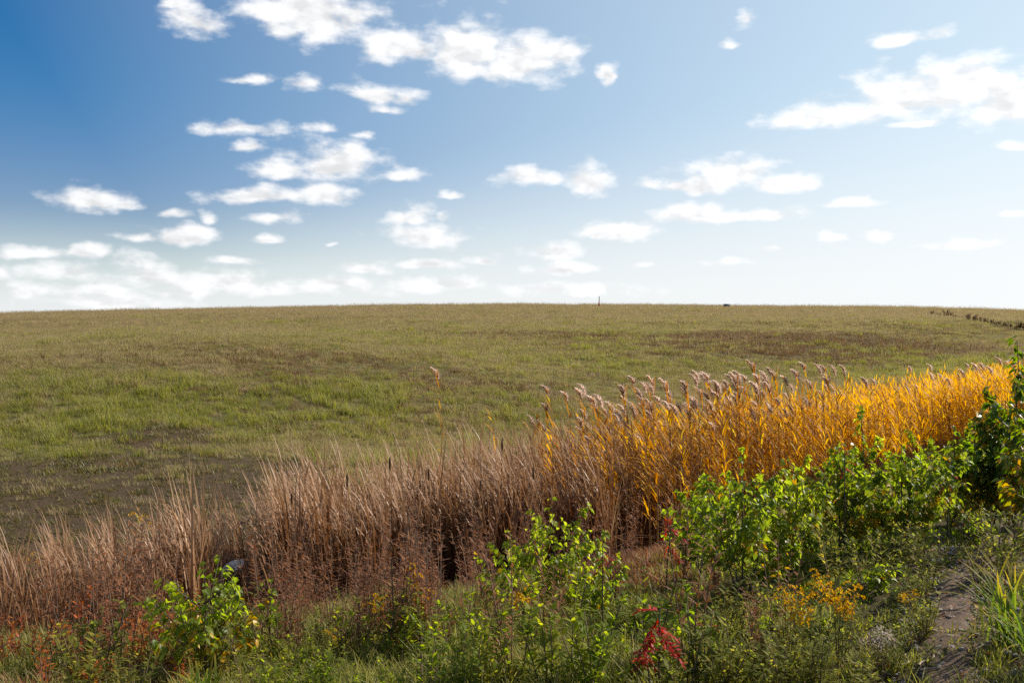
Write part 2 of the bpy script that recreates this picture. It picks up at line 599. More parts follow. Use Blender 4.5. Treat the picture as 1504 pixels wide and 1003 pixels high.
def blades(bag, base, az, L, W, lean, curl, nseg=4, power=1.5, mat=0, prof='blade', v=None, twist=0.0):
    """Thin leaves as strips: rise from base, tilt lean at the foot and lean+curl at the tip, towards azimuth az."""
    base = np.asarray(base, float).reshape(-1, 3)
    n = len(base)
    az, L, W, lean, curl, twist = [np.broadcast_to(np.asarray(q, float), (n,)) for q in (az, L, W, lean, curl, twist)]
    t = np.linspace(0, 1, nseg + 1)
    tm = (t[:-1] + t[1:]) / 2
    tilt = lean[:, None] + curl[:, None] * tm[None] ** power
    dr = np.sin(tilt) * (L / nseg)[:, None]
    dz = np.cos(tilt) * (L / nseg)[:, None]
    r = np.concatenate([np.zeros((n, 1)), np.cumsum(dr, 1)], 1)
    z = np.concatenate([np.zeros((n, 1)), np.cumsum(dz, 1)], 1)
    C = np.stack([base[:, 0:1] + r * np.cos(az)[:, None], base[:, 1:2] + r * np.sin(az)[:, None], base[:, 2:3] + z], -1)
    if prof == 'blade':
        w = np.interp(t, [0, .25, .6, .85, 1], [.7, 1, .85, .5, .06])
    elif prof == 'lance':
        w = np.interp(t, [0, .15, .45, .75, 1], [.2, .8, 1, .6, .05])
    else:
        w = np.interp(t, [0, 1], [1, .5])
    sa = az + PI / 2 + twist
    side = np.stack([np.cos(sa), np.sin(sa), np.zeros(n)], -1)[:, None, :] * (W[:, None] * w[None] / 2)[..., None]
    V = np.stack([C - side, C + side], 2).reshape(n, -1, 3)
    k = np.arange(nseg) * 2
    q = np.stack([k, k + 1, k + 3, k + 2], -1)
    Q = (q[None] + (np.arange(n) * 2 * (nseg + 1))[:, None, None]).reshape(-1, 4)
    vv = rng.random(n) if v is None else np.broadcast_to(v, (n,))
    bag.add(V.reshape(-1, 3), Q, np.repeat(vv, 2 * (nseg + 1)), np.tile(np.repeat(t, 2), n), mat)
    return C


def tube(bag, pts, rad, sides=5, mat=0, v=.5):
    pts = np.asarray(pts, float)
    k = len(pts)
    rad = np.broadcast_to(rad, (k,))
    tan = np.gradient(pts, axis=0)
    tan /= np.linalg.norm(tan, axis=1)[:, None] + 1e-9
    ref = np.where(np.abs(tan[:, 2:3]) > .9, np.array([[1., 0, 0]]), np.array([[0, 0, 1.]]))
    a = np.cross(tan, ref)
    a /= np.linalg.norm(a, axis=1)[:, None] + 1e-9
    b = np.cross(tan, a)
    th = np.arange(sides) * 2 * PI / sides
    V = pts[:, None] + rad[:, None, None] * (np.cos(th)[None, :, None] * a[:, None] + np.sin(th)[None, :, None] * b[:, None])
    i, j = np.meshgrid(np.arange(k - 1), np.arange(sides), indexing='ij')
    j2 = (j + 1) % sides
    Q = np.stack([i * sides + j, i * sides + j2, (i + 1) * sides + j2, (i + 1) * sides + j], -1).reshape(-1, 4)
    bag.add(V.reshape(-1, 3), Q, v, np.repeat(np.linspace(0, 1, k), sides), mat)


def revolve(bag, prof, sides=12, mat=0, cap=True):
    """prof: list of (radius, z)."""
    prof = list(prof)
    if cap:
        prof = [(1e-4, prof[0][1])] + prof + [(1e-4, prof[-1][1])]
    k = len(prof)
    th = np.arange(sides) * 2 * PI / sides
    V = np.array([[(r * math.cos(a), r * math.sin(a), z) for a in th] for r, z in prof])
    i, j = np.meshgrid(np.arange(k - 1), np.arange(sides), indexing='ij')
    j2 = (j + 1) % sides
    Q = np.stack([i * sides + j, i * sides + j2, (i + 1) * sides + j2, (i + 1) * sides + j], -1).reshape(-1, 4)
    bag.add(V.reshape(-1, 3), Q, .5, .5, mat)


def box(bag, x0, x1, y0, y1, z0, z1, mat=0):
    V = [(x, y, z) for z in (z0, z1) for x, y in ((x0, y0), (x1, y0), (x1, y1), (x0, y1))]
    bag.add(V, [(3, 2, 1, 0), (4, 5, 6, 7), (0, 1, 5, 4), (1, 2, 6, 5), (2, 3, 7, 6), (3, 0, 4, 7)], .5, .5, mat)


def put(name, me, parent=None, loc=None, rz=0.0, scale=1.0, label=None, cat=None, group=None, kind=None):
    o = bpy.data.objects.new(name, me)
    col.objects.link(o)
    if loc is not None:
        o.location = loc
    if rz:
        o.rotation_euler = (0, 0, rz)
    if scale != 1.0:
        o.scale = (scale,) * 3 if isinstance(scale, (int, float)) else scale
    if parent is not None:
        o.parent = parent
    if label:
        o['label'] = label
    if cat:
        o['category'] = cat
    if group:
        o['group'] = group
    if kind:
        o['kind'] = kind
    return o


SRC = {}


def scatter(name, metas, xyz, rot, sc, idx, label, cat):
    """One uncountable mass (grass and the like): meshes set on points with geometry nodes."""
    xyz = np.asarray(xyz, float)
    cname = name + '_source'
    c = bpy.data.collections.new(cname)
    for i, me in enumerate(metas):
        o = bpy.data.objects.new('%s_%02d' % (cname, i), me)
        c.objects.link(o)
    me = bpy.data.meshes.new(name)
    me.vertices.add(len(xyz))
    me.vertices.foreach_set('co', xyz.astype(np.float32).ravel())
    a = me.attributes.new('rot', 'FLOAT_VECTOR', 'POINT')
    a.data.foreach_set('vector', np.asarray(rot, np.float32).ravel())
    a = me.attributes.new('sc', 'FLOAT', 'POINT')
    a.data.foreach_set('value', np.asarray(sc, np.float32))
    a = me.attributes.new('idx', 'INT', 'POINT')
    a.data.foreach_set('value', np.asarray(idx, np.int32))
    ng = bpy.data.node_groups.new('scatter_' + name, 'GeometryNodeTree')
    ng.interface.new_socket('Geometry', in_out='INPUT', socket_type='NodeSocketGeometry')
    ng.interface.new_socket('Geometry', in_out='OUTPUT', socket_type='NodeSocketGeometry')
    N = ng.nodes.new
    gi, go, ip, ci = N('NodeGroupInput'), N('NodeGroupOutput'), N('GeometryNodeInstanceOnPoints'), N('GeometryNodeCollectionInfo')
    ci.inputs['Collection'].default_value = c
    ci.inputs['Separate Children'].default_value = True
    ci.inputs['Reset Children'].default_value = True

    def attr(nm, ty):
        n = N('GeometryNodeInputNamedAttribute')
        n.data_type = ty
        n.inputs['Name'].default_value = nm
        return n.outputs['Attribute']
    K = ng.links.new
    K(gi.outputs[0], ip.inputs['Points'])
    K(ci.outputs[0], ip.inputs['Instance'])
    ip.inputs['Pick Instance'].default_value = True
    K(attr('idx', 'INT'), ip.inputs['Instance Index'])
    K(attr('rot', 'FLOAT_VECTOR'), ip.inputs['Rotation'])
    K(attr('sc', 'FLOAT'), ip.inputs['Scale'])
    K(ip.outputs[0], go.inputs[0])
    o = put(name, me, label=label, cat=cat, kind='stuff')
    md = o.modifiers.new('scatter', 'NODES')
    md.node_group = ng
    return o


def in_view(x, y, margin=0.06):
    return (y > 0.5) & (np.abs(x) < (752 / F + margin) * y + 1.0)


def sample_area(x0, x1, y0, y1, per_m2):
    n = int((x1 - x0) * (y1 - y0) * per_m2)
    x = U(x0, x1, n)
    y = U(y0, y1, n)
    m = in_view(x, y)
    return x[m], y[m]


def rots(n, tilt=.12):
    return np.stack([rng.normal(0, tilt, n), rng.normal(0, tilt, n), U(0, 2 * PI, n)], -1)


# ------------------------------------------------------------------ ground and path
bare_c = [(P(190, 690), 5.2, 2.0), (P(60, 745), 3.0, 1.4), (P(300, 735), 2.4, 1.3), (P(230, 645), 1.6, 1.1), (P(170, 745), 5.0, 2.3), (P(80, 775), 4.2, 2.0), (P(280, 765), 2.2, 1.5), (P(20, 700), 2.5, 2.0)]
PATHC = np.array([P(1400, 1040), P(1385, 960), P(1400, 880), P(1440, 820), P(1480, 775), P(1540, 735), P(1640, 700)])
PATHC = np.concatenate([[PATHC[0] + np.array([-.1, -2.2, 0])], PATHC])


def path_dist(x, y):
    best = np.full(np.shape(x), 1e9)
    for a, b in zip(PATHC[:-1, :2], PATHC[1:, :2]):
        dx, dy = b - a
        t = np.clip(((x - a[0]) * dx + (y - a[1]) * dy) / (dx * dx + dy * dy), 0, 1)
        best = np.minimum(best, np.hypot(x - a[0] - t * dx, y - a[1] - t * dy))
    return best


def bareness(x, y):
    b = np.zeros(np.shape(x))
    for c, rx, ry in bare_c:
        b = np.maximum(b, 1.45 - np.hypot((x - c[0]) / rx, (y - c[1]) / ry))
    return np.clip(b + (fbm(x, y, 1.6, 21) - .5) * 0.9, 0, 1)


def build_ground():
    ang = np.concatenate([np.linspace(-180, -42, 60)[:-1], np.linspace(-42, 42, 420), np.linspace(42, 180, 60)[1:]])
    rad = np.concatenate([[0.3], np.geomspace(0.6, 3500, 330)])
    A, Rr = np.meshgrid(np.radians(ang), rad)
    X = Rr * np.sin(A)
    Y = Rr * np.cos(A)
    Z = height(X, Y)
    b = Bag()
    na = len(ang)
    i, j = np.meshgrid(np.arange(len(rad) - 1), np.arange(na - 1), indexing='ij')
    Q = np.stack([i * na + j, (i + 1) * na + j, (i + 1) * na + j + 1, i * na + j + 1], -1)[..., ::-1].reshape(-1, 4)
    b.add(np.stack([X, Y, Z], -1).reshape(-1, 3), Q)
    me = b.mesh('ground', 'ground')
    a = me.attributes.new('bare', 'FLOAT', 'POINT')
    s = ditch_s(X, Y)
    bb = np.maximum(bareness(X, Y), np.clip(1 - np.abs(s + .5) / 2.4, 0, 1) * .8)
    bb = np.maximum(bb, np.where(s < 0, 0.55, 0))
    a.data.foreach_set('value', bb.astype(np.float32).ravel())
    put('ground', me, kind='structure')
    # the gravel path: its margins dive under the soil so that the edge is ragged
    n = 90
    tt = np.linspace(0, len(PATHC) - 1, n)
    cx = np.interp(tt, np.arange(len(PATHC)), PATHC[:, 0])
    cy = np.interp(tt, np.arange(len(PATHC)), PATHC[:, 1])
    for _ in range(3):
        cx[1:-1] = (cx[:-2] + cx[1:-1] + cx[2:]) / 3
        cy[1:-1] = (cy[:-2] + cy[1:-1] + cy[2:]) / 3
    tx, ty = np.gradient(cx), np.gradient(cy)
    ln = np.hypot(tx, ty)
    m = 24
    u = np.linspace(-1, 1, m)
    hw = 0.17
    X = cx[:, None] + (ty / ln)[:, None] * u * hw
    Y = cy[:, None] - (tx / ln)[:, None] * u * hw
    Z = height(X, Y) + 0.02 - 0.06 * np.clip(np.abs(u)[None] - .45 + (fbm(X, Y, .3, 40) - .5) * .8, 0, 1) + (fbm(X, Y, .07, 41, 3) - .5) * .045
    i, j = np.meshgrid(np.arange(n - 1), np.arange(m - 1), indexing='ij')
    Q = np.stack([i * m + j, i * m + j + 1, (i + 1) * m + j + 1, (i + 1) * m + j], -1).reshape(-1, 4)
    b = Bag()
    b.add(np.stack([X, Y, Z], -1).reshape(-1, 3), Q)
    put('path', b.mesh('path', 'path'), kind='structure')


build_ground()
WIND = PI                        # plants lean towards -X


def wind_az(n, spread=1.0):
    return WIND + rng.normal(0, spread, n)


# ------------------------------------------------------------------ grass meshes
def tuft(n, L, W, rad, mat, lean=(.05, .5), curl=(.2, 1.0), nseg=3, windy=0.6, heads=0):
    b = Bag()
    r = rad * np.sqrt(rng.random(n))
    a = U(0, 2 * PI, n)
    base = np.stack([r * np.cos(a), r * np.sin(a), np.full(n, -.02)], -1)
    az = np.where(rng.random(n) < windy, wind_az(n, .7), U(0, 2 * PI, n))
    blades(b, base, az, U(*L, n), U(W * .7, W * 1.2, n), U(*lean, n), U(*curl, n), nseg, 1.5, 0)
    if heads:
        hb = base[:heads]
        C = blades(b, hb, az[:heads], U(L[1] * 1.0, L[1] * 1.5, heads), W * .45, U(.02, .25, heads), U(.1, .4, heads), nseg, 1.5, 1, 'stalk')
        tip = C[:, -1]
        for _ in range(3):
            blades(b, tip, U(0, 2 * PI, heads), U(.03, .07, heads), .012, U(0, .5, heads), .5, 1, 1, 1)
    return b.mesh('tuft', [mat, 'straw_grass'])


def field_grass():
    lush = [tuft(54, (.10, .27), .0085, .20, 'green_grass') for _ in range(4)]
    olive = [tuft(54, (.07, .18), .008, .22, 'olive_grass', heads=2) for _ in range(4)]
    straw = [tuft(48, (.08, .20), .0075, .22, 'straw_grass', heads=3) for _ in range(3)]
    brown = [tuft(46, (.06, .17), .010, .22, 'brown_weed', lean=(.1, .9), windy=.3, heads=1) for _ in range(3)]
    herb = [tuft(30, (.03, .12), .016, .13, 'soil_herb', lean=(.3, 1.3), curl=(0, .6), nseg=2, windy=.2) for _ in range(3)]
    near = lush + olive + straw + brown + herb
    lush = [tuft(90, (.12, .28), .016, .46, 'green_grass', nseg=2) for _ in range(4)]
    olive = [tuft(90, (.08, .20), .015, .46, 'olive_grass', nseg=2, heads=5) for _ in range(4)]
    straw = [tuft(90, (.09, .22), .014, .46, 'straw_grass', nseg=2, heads=7) for _ in range(3)]
    brown = [tuft(80, (.08, .20), .020, .46, 'brown_weed', lean=(.1, .9), nseg=2, windy=.3, heads=2) for _ in range(3)]
    metas = near + lush + olive + straw + brown + near[14:17]
    o = [0, 4, 8, 11, 14, 17]
    X, Y, S = [], [], []
    for y0, y1, dens, s in ((10, 22, 42, .85), (22, 34, 32, .95), (34, 48, 24, 1.05), (48, 80, 9.5, .9), (80, 120, 6.0, 1.1), (120, 172, 4.4, 1.3)):
        hw = y1 * .6
        x, y = sample_area(-hw, hw, y0, y1, dens)
        X.append(x)
        Y.append(y)
        S.append(np.full(len(x), s))
    x, y, s = map(np.concatenate, (X, Y, S))
    ds = ditch_s(x, y)
    m = ds > 1.3 + U(0, .8, len(x))
    x, y, s = x[m], y[m], s[m]
    n = len(x)
    bare = bareness(x, y)
    g = fbm(x, y, 9, 51) * .6 + fbm(x, y, 2.2, 52) * .4
    br = fbm(x * .45, y, 7, 61) * .65 + fbm(x, y, 1.8, 62) * .35
    st = fbm(x * .5, y, 16, 71) * .6 + fbm(x, y, 2.5, 72) * .4
    # lush zone on the near left slope, dry on the crest, brown weed stands, some thickened to paint shade into the hollow
    lush_w = np.exp(-(((x + 9 - .25 * (y - 26)) / 6.5) ** 2 + ((y - 27) / 7) ** 2)) * .8 + np.exp(-(((x + 3) / 4) ** 2 + ((y - 19.5) / 4) ** 2)) * .5 + np.exp(-(((x - 14) / 18) ** 2 + ((y - 55) / 14) ** 2)) * .28
    lush_w = lush_w - .10 - .2 * sstep(y, 70, 130)

    def spot(px, py, rx, ry, k):
        c = P(px, py)
        return k * np.exp(-(((x - c[0]) / rx) ** 2 + ((y - c[1]) / ry) ** 2))
    brown_w = spot(400, 520, 7, 5, .3) + spot(360, 545, 4, 4, .2) + spot(1280, 508, 14, 8, .95) + spot(1000, 535, 10, 6, .55) + spot(700, 565, 5, 3, .35) + spot(560, 540, 6, 4, .15) + spot(470, 600, 2.5, 2, .3) + spot(1150, 520, 8, 5, .4) + spot(60, 527, 7, 3, .35) \
        + spot(130, 471, 26, 8, .75) + spot(800, 545, 6, 4, .3) + spot(330, 620, 3, 3, .3) + spot(950, 478, 30, 4, .25) + spot(1100, 482, 10, 4, .25)
    straw_w = .12 + .34 * sstep(y, 45, 120) + .25 * sstep(-x, 5, 30) * sstep(y, 35, 60)
    pl = lush_w + (g - .5) * 2.3
    pb = brown_w + (br - .5) * 2.0 - .02
    ps = straw_w + (st - .5) * 1.8 - .04
    po = .40 + rng.normal(0, .16, n)
    k = np.argmax(np.stack([pl + rng.normal(0, .24, n), po, ps + rng.normal(0, .24, n), pb + rng.normal(0, .22, n)]), 0)
    drop = rng.random(n) < np.clip((bare - .05) * 1.5, 0, .93)
    k = np.where(drop, 4, k)
    cnt = np.array([4, 4, 3, 3, 3])[k]
    idx = np.array(o)[k] + (rng.random(n) * cnt).astype(int)
    idx = np.where(y > 48, idx + 17, idx)
    keep = ~(drop & (rng.random(n) < .35))
    z = height(x, y)
    cl = np.clip((fbm(x, y, .9, 83, 3) - .5) * 2.6 + .5, 0, 1)
    sc = s * U(.65, 1.2, n) * (.68 + .66 * cl) * (.8 + .4 * fbm(x, y, 5, 81))
    sc = np.where(k == 0, sc * 1.15, sc)
    xyz = np.stack([x, y, z], -1)
    scatter('field_grass', metas, xyz[keep], rots(n)[keep], sc[keep], idx[keep],
            'mixed green, straw and brown grass covering the long hillside', 'grass')
    return metas


field_meshes = field_grass()

BOULDER = P(345, 858)
# ------------------------------------------------------------------ cattails
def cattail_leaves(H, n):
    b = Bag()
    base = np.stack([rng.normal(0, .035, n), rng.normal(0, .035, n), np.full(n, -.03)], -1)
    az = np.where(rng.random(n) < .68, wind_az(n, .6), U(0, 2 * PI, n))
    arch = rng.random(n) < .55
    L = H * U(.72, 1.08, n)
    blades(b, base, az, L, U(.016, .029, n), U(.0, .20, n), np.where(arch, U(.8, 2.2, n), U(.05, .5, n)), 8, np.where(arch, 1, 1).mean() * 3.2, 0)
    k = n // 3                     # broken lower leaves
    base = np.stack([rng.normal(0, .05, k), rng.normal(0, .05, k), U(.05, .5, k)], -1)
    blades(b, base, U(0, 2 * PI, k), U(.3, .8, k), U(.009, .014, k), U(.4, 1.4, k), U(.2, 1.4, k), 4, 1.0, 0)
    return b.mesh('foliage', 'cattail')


def cattail_stem(H):
    b = Bag()
    dx = rng.normal(-.05, .04)
    z = np.linspace(0, H, 6)
    pts = np.stack([dx * (z / H) ** 2, 0 * z, z], -1)
    tube(b, pts, .0042, 5)
    s = Bag()
    top = pts[-1]
    zz = np.linspace(-.16, .0, 6)
    tube(s, np.stack([np.full(6, top[0]), np.full(6, 0.), top[2] + zz], -1), [.004, .012, .0135, .0135, .012, .004], 7, 0, U(0, 1))
    return b.mesh('stem', 'reed_stalk'), s.mesh('spike', 'spike')


CAT = [cattail_leaves(1.8, 9) for _ in range(7)]
CAT_STEM = [cattail_stem(h) for h in (1.45, 1.6, 1.7)]


def cattail_points():
    x, y = sample_area(-9, 8, 8, 24, 30)
    s = ditch_s(x, y)
    t = x + .35 * (y - 12)          # along the bed, left to right
    left = 1 - sstep(x, -4.3, -2.9)
    width = 1.7 + .0 * x
    edge = (fbm(x, y, 1.2, 91) - .5) * 2.2
    m = (s > -width - 1.1 * left - .6 + edge) & (s < width * .85 + edge * .6)
    m &= rng.random(len(x)) < (1 - .76 * left)
    m &= (rng.random(len(x)) > sstep(x, 1.2, 4.2) * 1.05)
    m &= ~((np.abs(x - .12 - BOULDER[0] * y / BOULDER[1]) < .33) & (y < BOULDER[1] + .1) & (rng.random(len(x)) < .93))
    x, y, left = x[m], y[m], left[m]
    z = height(x, y)
    sc = U(.66, 1.08, len(x)) * (1 - .32 * left) * (.92 + .2 * fbm(x, y, 2, 95))
    return x, y, z, sc


cx_, cy_, cz_, cs_ = cattail_points()
order = np.argsort(cy_ + rng.normal(0, 1.2, len(cy_)))
things, rest = order[:290], order[290:]
for q, i in enumerate(things):
    e = put('cattail', None, loc=(cx_[i], cy_[i], cz_[i]), rz=rng.normal(0, .35), scale=float(cs_[i]),
            label='dry cattail bearing a brown seed spike' if q % 13 == 0 and cx_[i] > -3.6 else 'tan cattail standing apart where the bed thins out towards the bare soil' if cx_[i] < -3.6 else 'dry russet cattail with long curving leaves in the dense bed',
            cat='cattail', group='cattails with seed spikes' if q % 13 == 0 and cx_[i] > -3.6 else 'scattered cattails' if cx_[i] < -3.6 else 'cattails of the dense bed')
    e.empty_display_size = .1
    put('foliage', CAT[q % 7], e, kind='stuff')
    if q % 13 == 0 and cx_[i] > -3.6:
        st, sp = CAT_STEM[(q // 13) % 3]
        so = put('stem', st, e)
        put('spike', sp, so)
if len(rest):
    rr = np.stack([rng.normal(0, .05, len(rest)), rng.normal(0, .05, len(rest)), rng.normal(0, .35, len(rest))], -1)
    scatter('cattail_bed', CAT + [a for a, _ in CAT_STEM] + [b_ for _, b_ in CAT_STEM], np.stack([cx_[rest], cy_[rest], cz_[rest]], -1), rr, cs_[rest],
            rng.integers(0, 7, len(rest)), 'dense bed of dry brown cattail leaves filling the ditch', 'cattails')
print('cattails', len(cx_))


# ------------------------------------------------------------------ reeds
def reed(H, nleaf, mat, plume=False):
    """Returns stalk, foliage and plume meshes of a common reed."""
    bend = U(.04, .18)
    z = np.linspace(0, H, 9)
    pts = np.stack([-bend * (z / H) ** 2.2 * H * .5, rng.normal(0, .03) * (z / H), z], -1)
    sb = Bag()
    tube(sb, pts, np.linspace(.006, .003, 9), 5)
    fb = Bag()
    t = np.linspace(.25, .99, nleaf) + rng.normal(0, .01, nleaf)
    base = np.stack([np.interp(t * H, z, pts[:, a]) for a in range(3)], -1)
    az = np.where(rng.random(nleaf) < .7, wind_az(nleaf, .75), U(0, 2 * PI, nleaf))
    blades(fb, base, az, U(.28, .55, nleaf) * np.interp(t, [.2, .5, 1], [.8, 1, .8]), U(.020, .034, nleaf), U(.25, .8, nleaf), U(.2, 1.6, nleaf), 5, 1.3, 0, 'lance')
    pm = None
    if plume:
        pb = Bag()
        n = 340
        top = pts[-1]
        PL = U(.22, .34)
        tt = rng.random(n) ** .9
        tilt = .25 + 1.0 * tt ** 1.5
        rx = -PL * (tt * np.sin(.02 + .5 * tt))
        rz = PL * tt * np.cos(.2 + .5 * tt)
        base = np.stack([top[0] + rx, top[1] + rng.normal(0, .006, n), top[2] - .05 + rz], -1)
        blades(pb, base, wind_az(n, 1.5), U(.06, .14, n) * np.interp(tt, [0, .35, 1], [.7, 1.15, .4]), U(.008, .014, n), U(.3, 1.1, n), U(.3, 1.2, n), 3, 1.0, 0, 'lance')
        pm = pb.mesh('plume', 'plume')
    return sb.mesh('stalk', 'reed_stalk'), fb.mesh('foliage', mat), pm


REED_P = [reed(U(2.25, 2.6), 19, 'reed_leaf_mix', True) for _ in range(6)]
REED_O = [reed(U(1.55, 1.85), 18, 'reed_leaf', False) for _ in range(6)]
REED_M = [reed(U(1.5, 1.9), 15, 'reed_leaf_mix', False) for _ in range(4)]
REED_OP = [reed(U(1.75, 1.9), 14, 'reed_leaf', True) for _ in range(2)]


def joined_reed(k):
    s, f, p = k
    return [s, f] + ([p] if p else [])


def reed_points():
    x, y = sample_area(-.5, 26, 13, 44, 20)
    s = ditch_s(x, y)
    edge = (fbm(x, y, 1.6, 101) - .5) * 2.2
    w = 1.9 + .9 * sstep(y, 18, 28)
    m = (s > -w - .9 + edge) & (s < .9 + edge * .35)
    m &= rng.random(len(x)) < sstep(x, -.1, 2.2) * .985 + .012 * (x > -.6)
    m &= y < 41
    return x[m], y[m], height(x, y)[m]


rx_, ry_, rz_ = reed_points()
# stand of plumed reeds where the cattails end, orange leafy reeds beyond
pl_w = np.exp(-((ry_ - 16.6) / 1.8) ** 2)
is_pl = rng.random(len(rx_)) < pl_w * .6
hs = np.where(is_pl, U(.62, 1.03, len(rx_)) * (1 - .14 * sstep(ry_, 17, 21)), U(.8, 1.08, len(rx_)))
kind = np.where(is_pl, 0, np.where(rng.random(len(rx_)) < .03, 2, 1))
hs = np.where(is_pl, np.minimum(hs, (2.0 - rz_) / 2.65 * U(.86, 1.0, len(rx_))), hs)
mixed = rng.random(len(rx_)) < .6 * (1 - sstep(ry_, 15.0, 19.5)) + .08
order = np.argsort(ry_ + rng.normal(0, 1.5, len(ry_)))
o_pl = [i for i in order if kind[i] != 1][:120]
o_or = [i for i in order if kind[i] == 1][:175]
thing_set = set(o_pl) | set(o_or)
for q, i in enumerate(o_pl + o_or):
    if kind[i] == 1:
        s_, f_, p_ = REED_M[q % 4] if mixed[i] else REED_O[q % 6]
        lab, grp = ('russet and yellow leafy reed beside the brown cattails', 'russet reeds') if mixed[i] else ('leafy golden orange reed without a plume', 'golden orange reeds')
    else:
        s_, f_, p_ = REED_P[q % 6] if kind[i] == 0 else REED_OP[q % 2]
        lab, grp = 'tall reed carrying a drooping pinkish brown feathery plume', 'plumed reeds'
    e = put('reed', None, loc=(rx_[i], ry_[i], rz_[i]), rz=rng.normal(0, .35), scale=float(hs[i]), label=lab, cat='reed', group=grp)
    e.empty_display_size = .1
    put('stalk', s_, e)
    put('foliage', f_, e, kind='stuff')
    if p_:
        put('plume', p_, e)
rest = np.array([i for i in range(len(rx_)) if i not in thing_set])
if len(rest):
    metas = []
    maps = []
    for k in REED_P + REED_O + REED_OP + REED_M:
        g = joined_reed(k)
        maps.append(list(range(len(metas), len(metas) + len(g))))
        metas += g
    X, I, SS, RR = [], [], [], []
    for i in rest:
        kk = {0: rng.integers(0, 6), 1: 14 + rng.integers(0, 4) if mixed[i] else 6 + rng.integers(0, 6), 2: 12 + rng.integers(0, 2)}[int(kind[i])]
        r0 = (rng.normal(0, .04), rng.normal(0, .04), rng.normal(0, .35))
        for j in maps[kk]:
            X.append((rx_[i], ry_[i], rz_[i]))
            I.append(j)
            SS.append(hs[i])
            RR.append(r0)
    scatter('reed_bed', metas, X, RR, SS, I, 'dense far stand of golden orange reeds along the ditch', 'reeds')
for lx, ly, sc_, (s_, f_, p_), lab in ((-1.2, 17.0, .86, REED_P[0], 'lone plumed reed standing apart behind the brown cattails'),
                                     (-.25, 17.2, 1.05, REED_O[1], 'lone golden reed standing apart behind the brown cattails')):
    e = put('reed', None, loc=(lx, ly, float(height(lx, ly))), scale=sc_, label=lab, cat='reed')
    put('stalk', s_, e)
    put('foliage', f_, e, kind='stuff')
    if p_:
        put('plume', p_, e)
print('reeds', len(rx_), 'rest', len(rest))


# ------------------------------------------------------------------ leaves of saplings
def leaf_shape(wid, fold, droop, seed):
    """A broad pointed leaf of unit length along +X with its petiole, folded along the midrib."""
    b = Bag()
    x = np.array([0, .12, .3, .55, .8, 1.0])
    w = np.array([.08, .78, 1.0, .78, .36, .02]) * wid / 2
    z = -droop * x ** 2
    zz = fold * w
    V = np.concatenate([np.stack([x - .05 * (w > .2), w, z + zz], -1), np.stack([x, 0 * x, z], -1), np.stack([x - .05 * (w > .2), -w, z + zz], -1)])
    k = np.arange(5)
    Q = np.concatenate([np.stack([k, k + 6, k + 7, k + 1], -1), np.stack([k + 6, k + 12, k + 13, k + 7], -1)])
    V[:, 0] += .42
    b.add(V, Q, rng.random(), .5)
    b.add([(0, -.012, .0), (.42, -.012, 0), (.42, .012, 0), (0, .012, 0)], [(0, 1, 2, 3)], .5, .5)
    return b


def leaf_set(mat, wid, n=5):
    bags = [leaf_shape(U(wid * .9, wid * 1.1), U(.15, .6), U(.05, .35), i) for i in range(n)]
    return [b.mesh('leaf', mat) for b in bags], bags


LEAF = {k: leaf_set(k, w) for k, w in (('poplar', .86), ('poplar_yellow', .8), ('shrub', .62))}


def leaf_matrix(p, az, pitch, roll, size):
    m = Matrix.Translation(p) @ Matrix.Rotation(az, 4, 'Z') @ Matrix.Rotation(pitch, 4, 'Y') @ Matrix.Rotation(roll, 4, 'X') @ Matrix.Scale(size, 4)
    return m


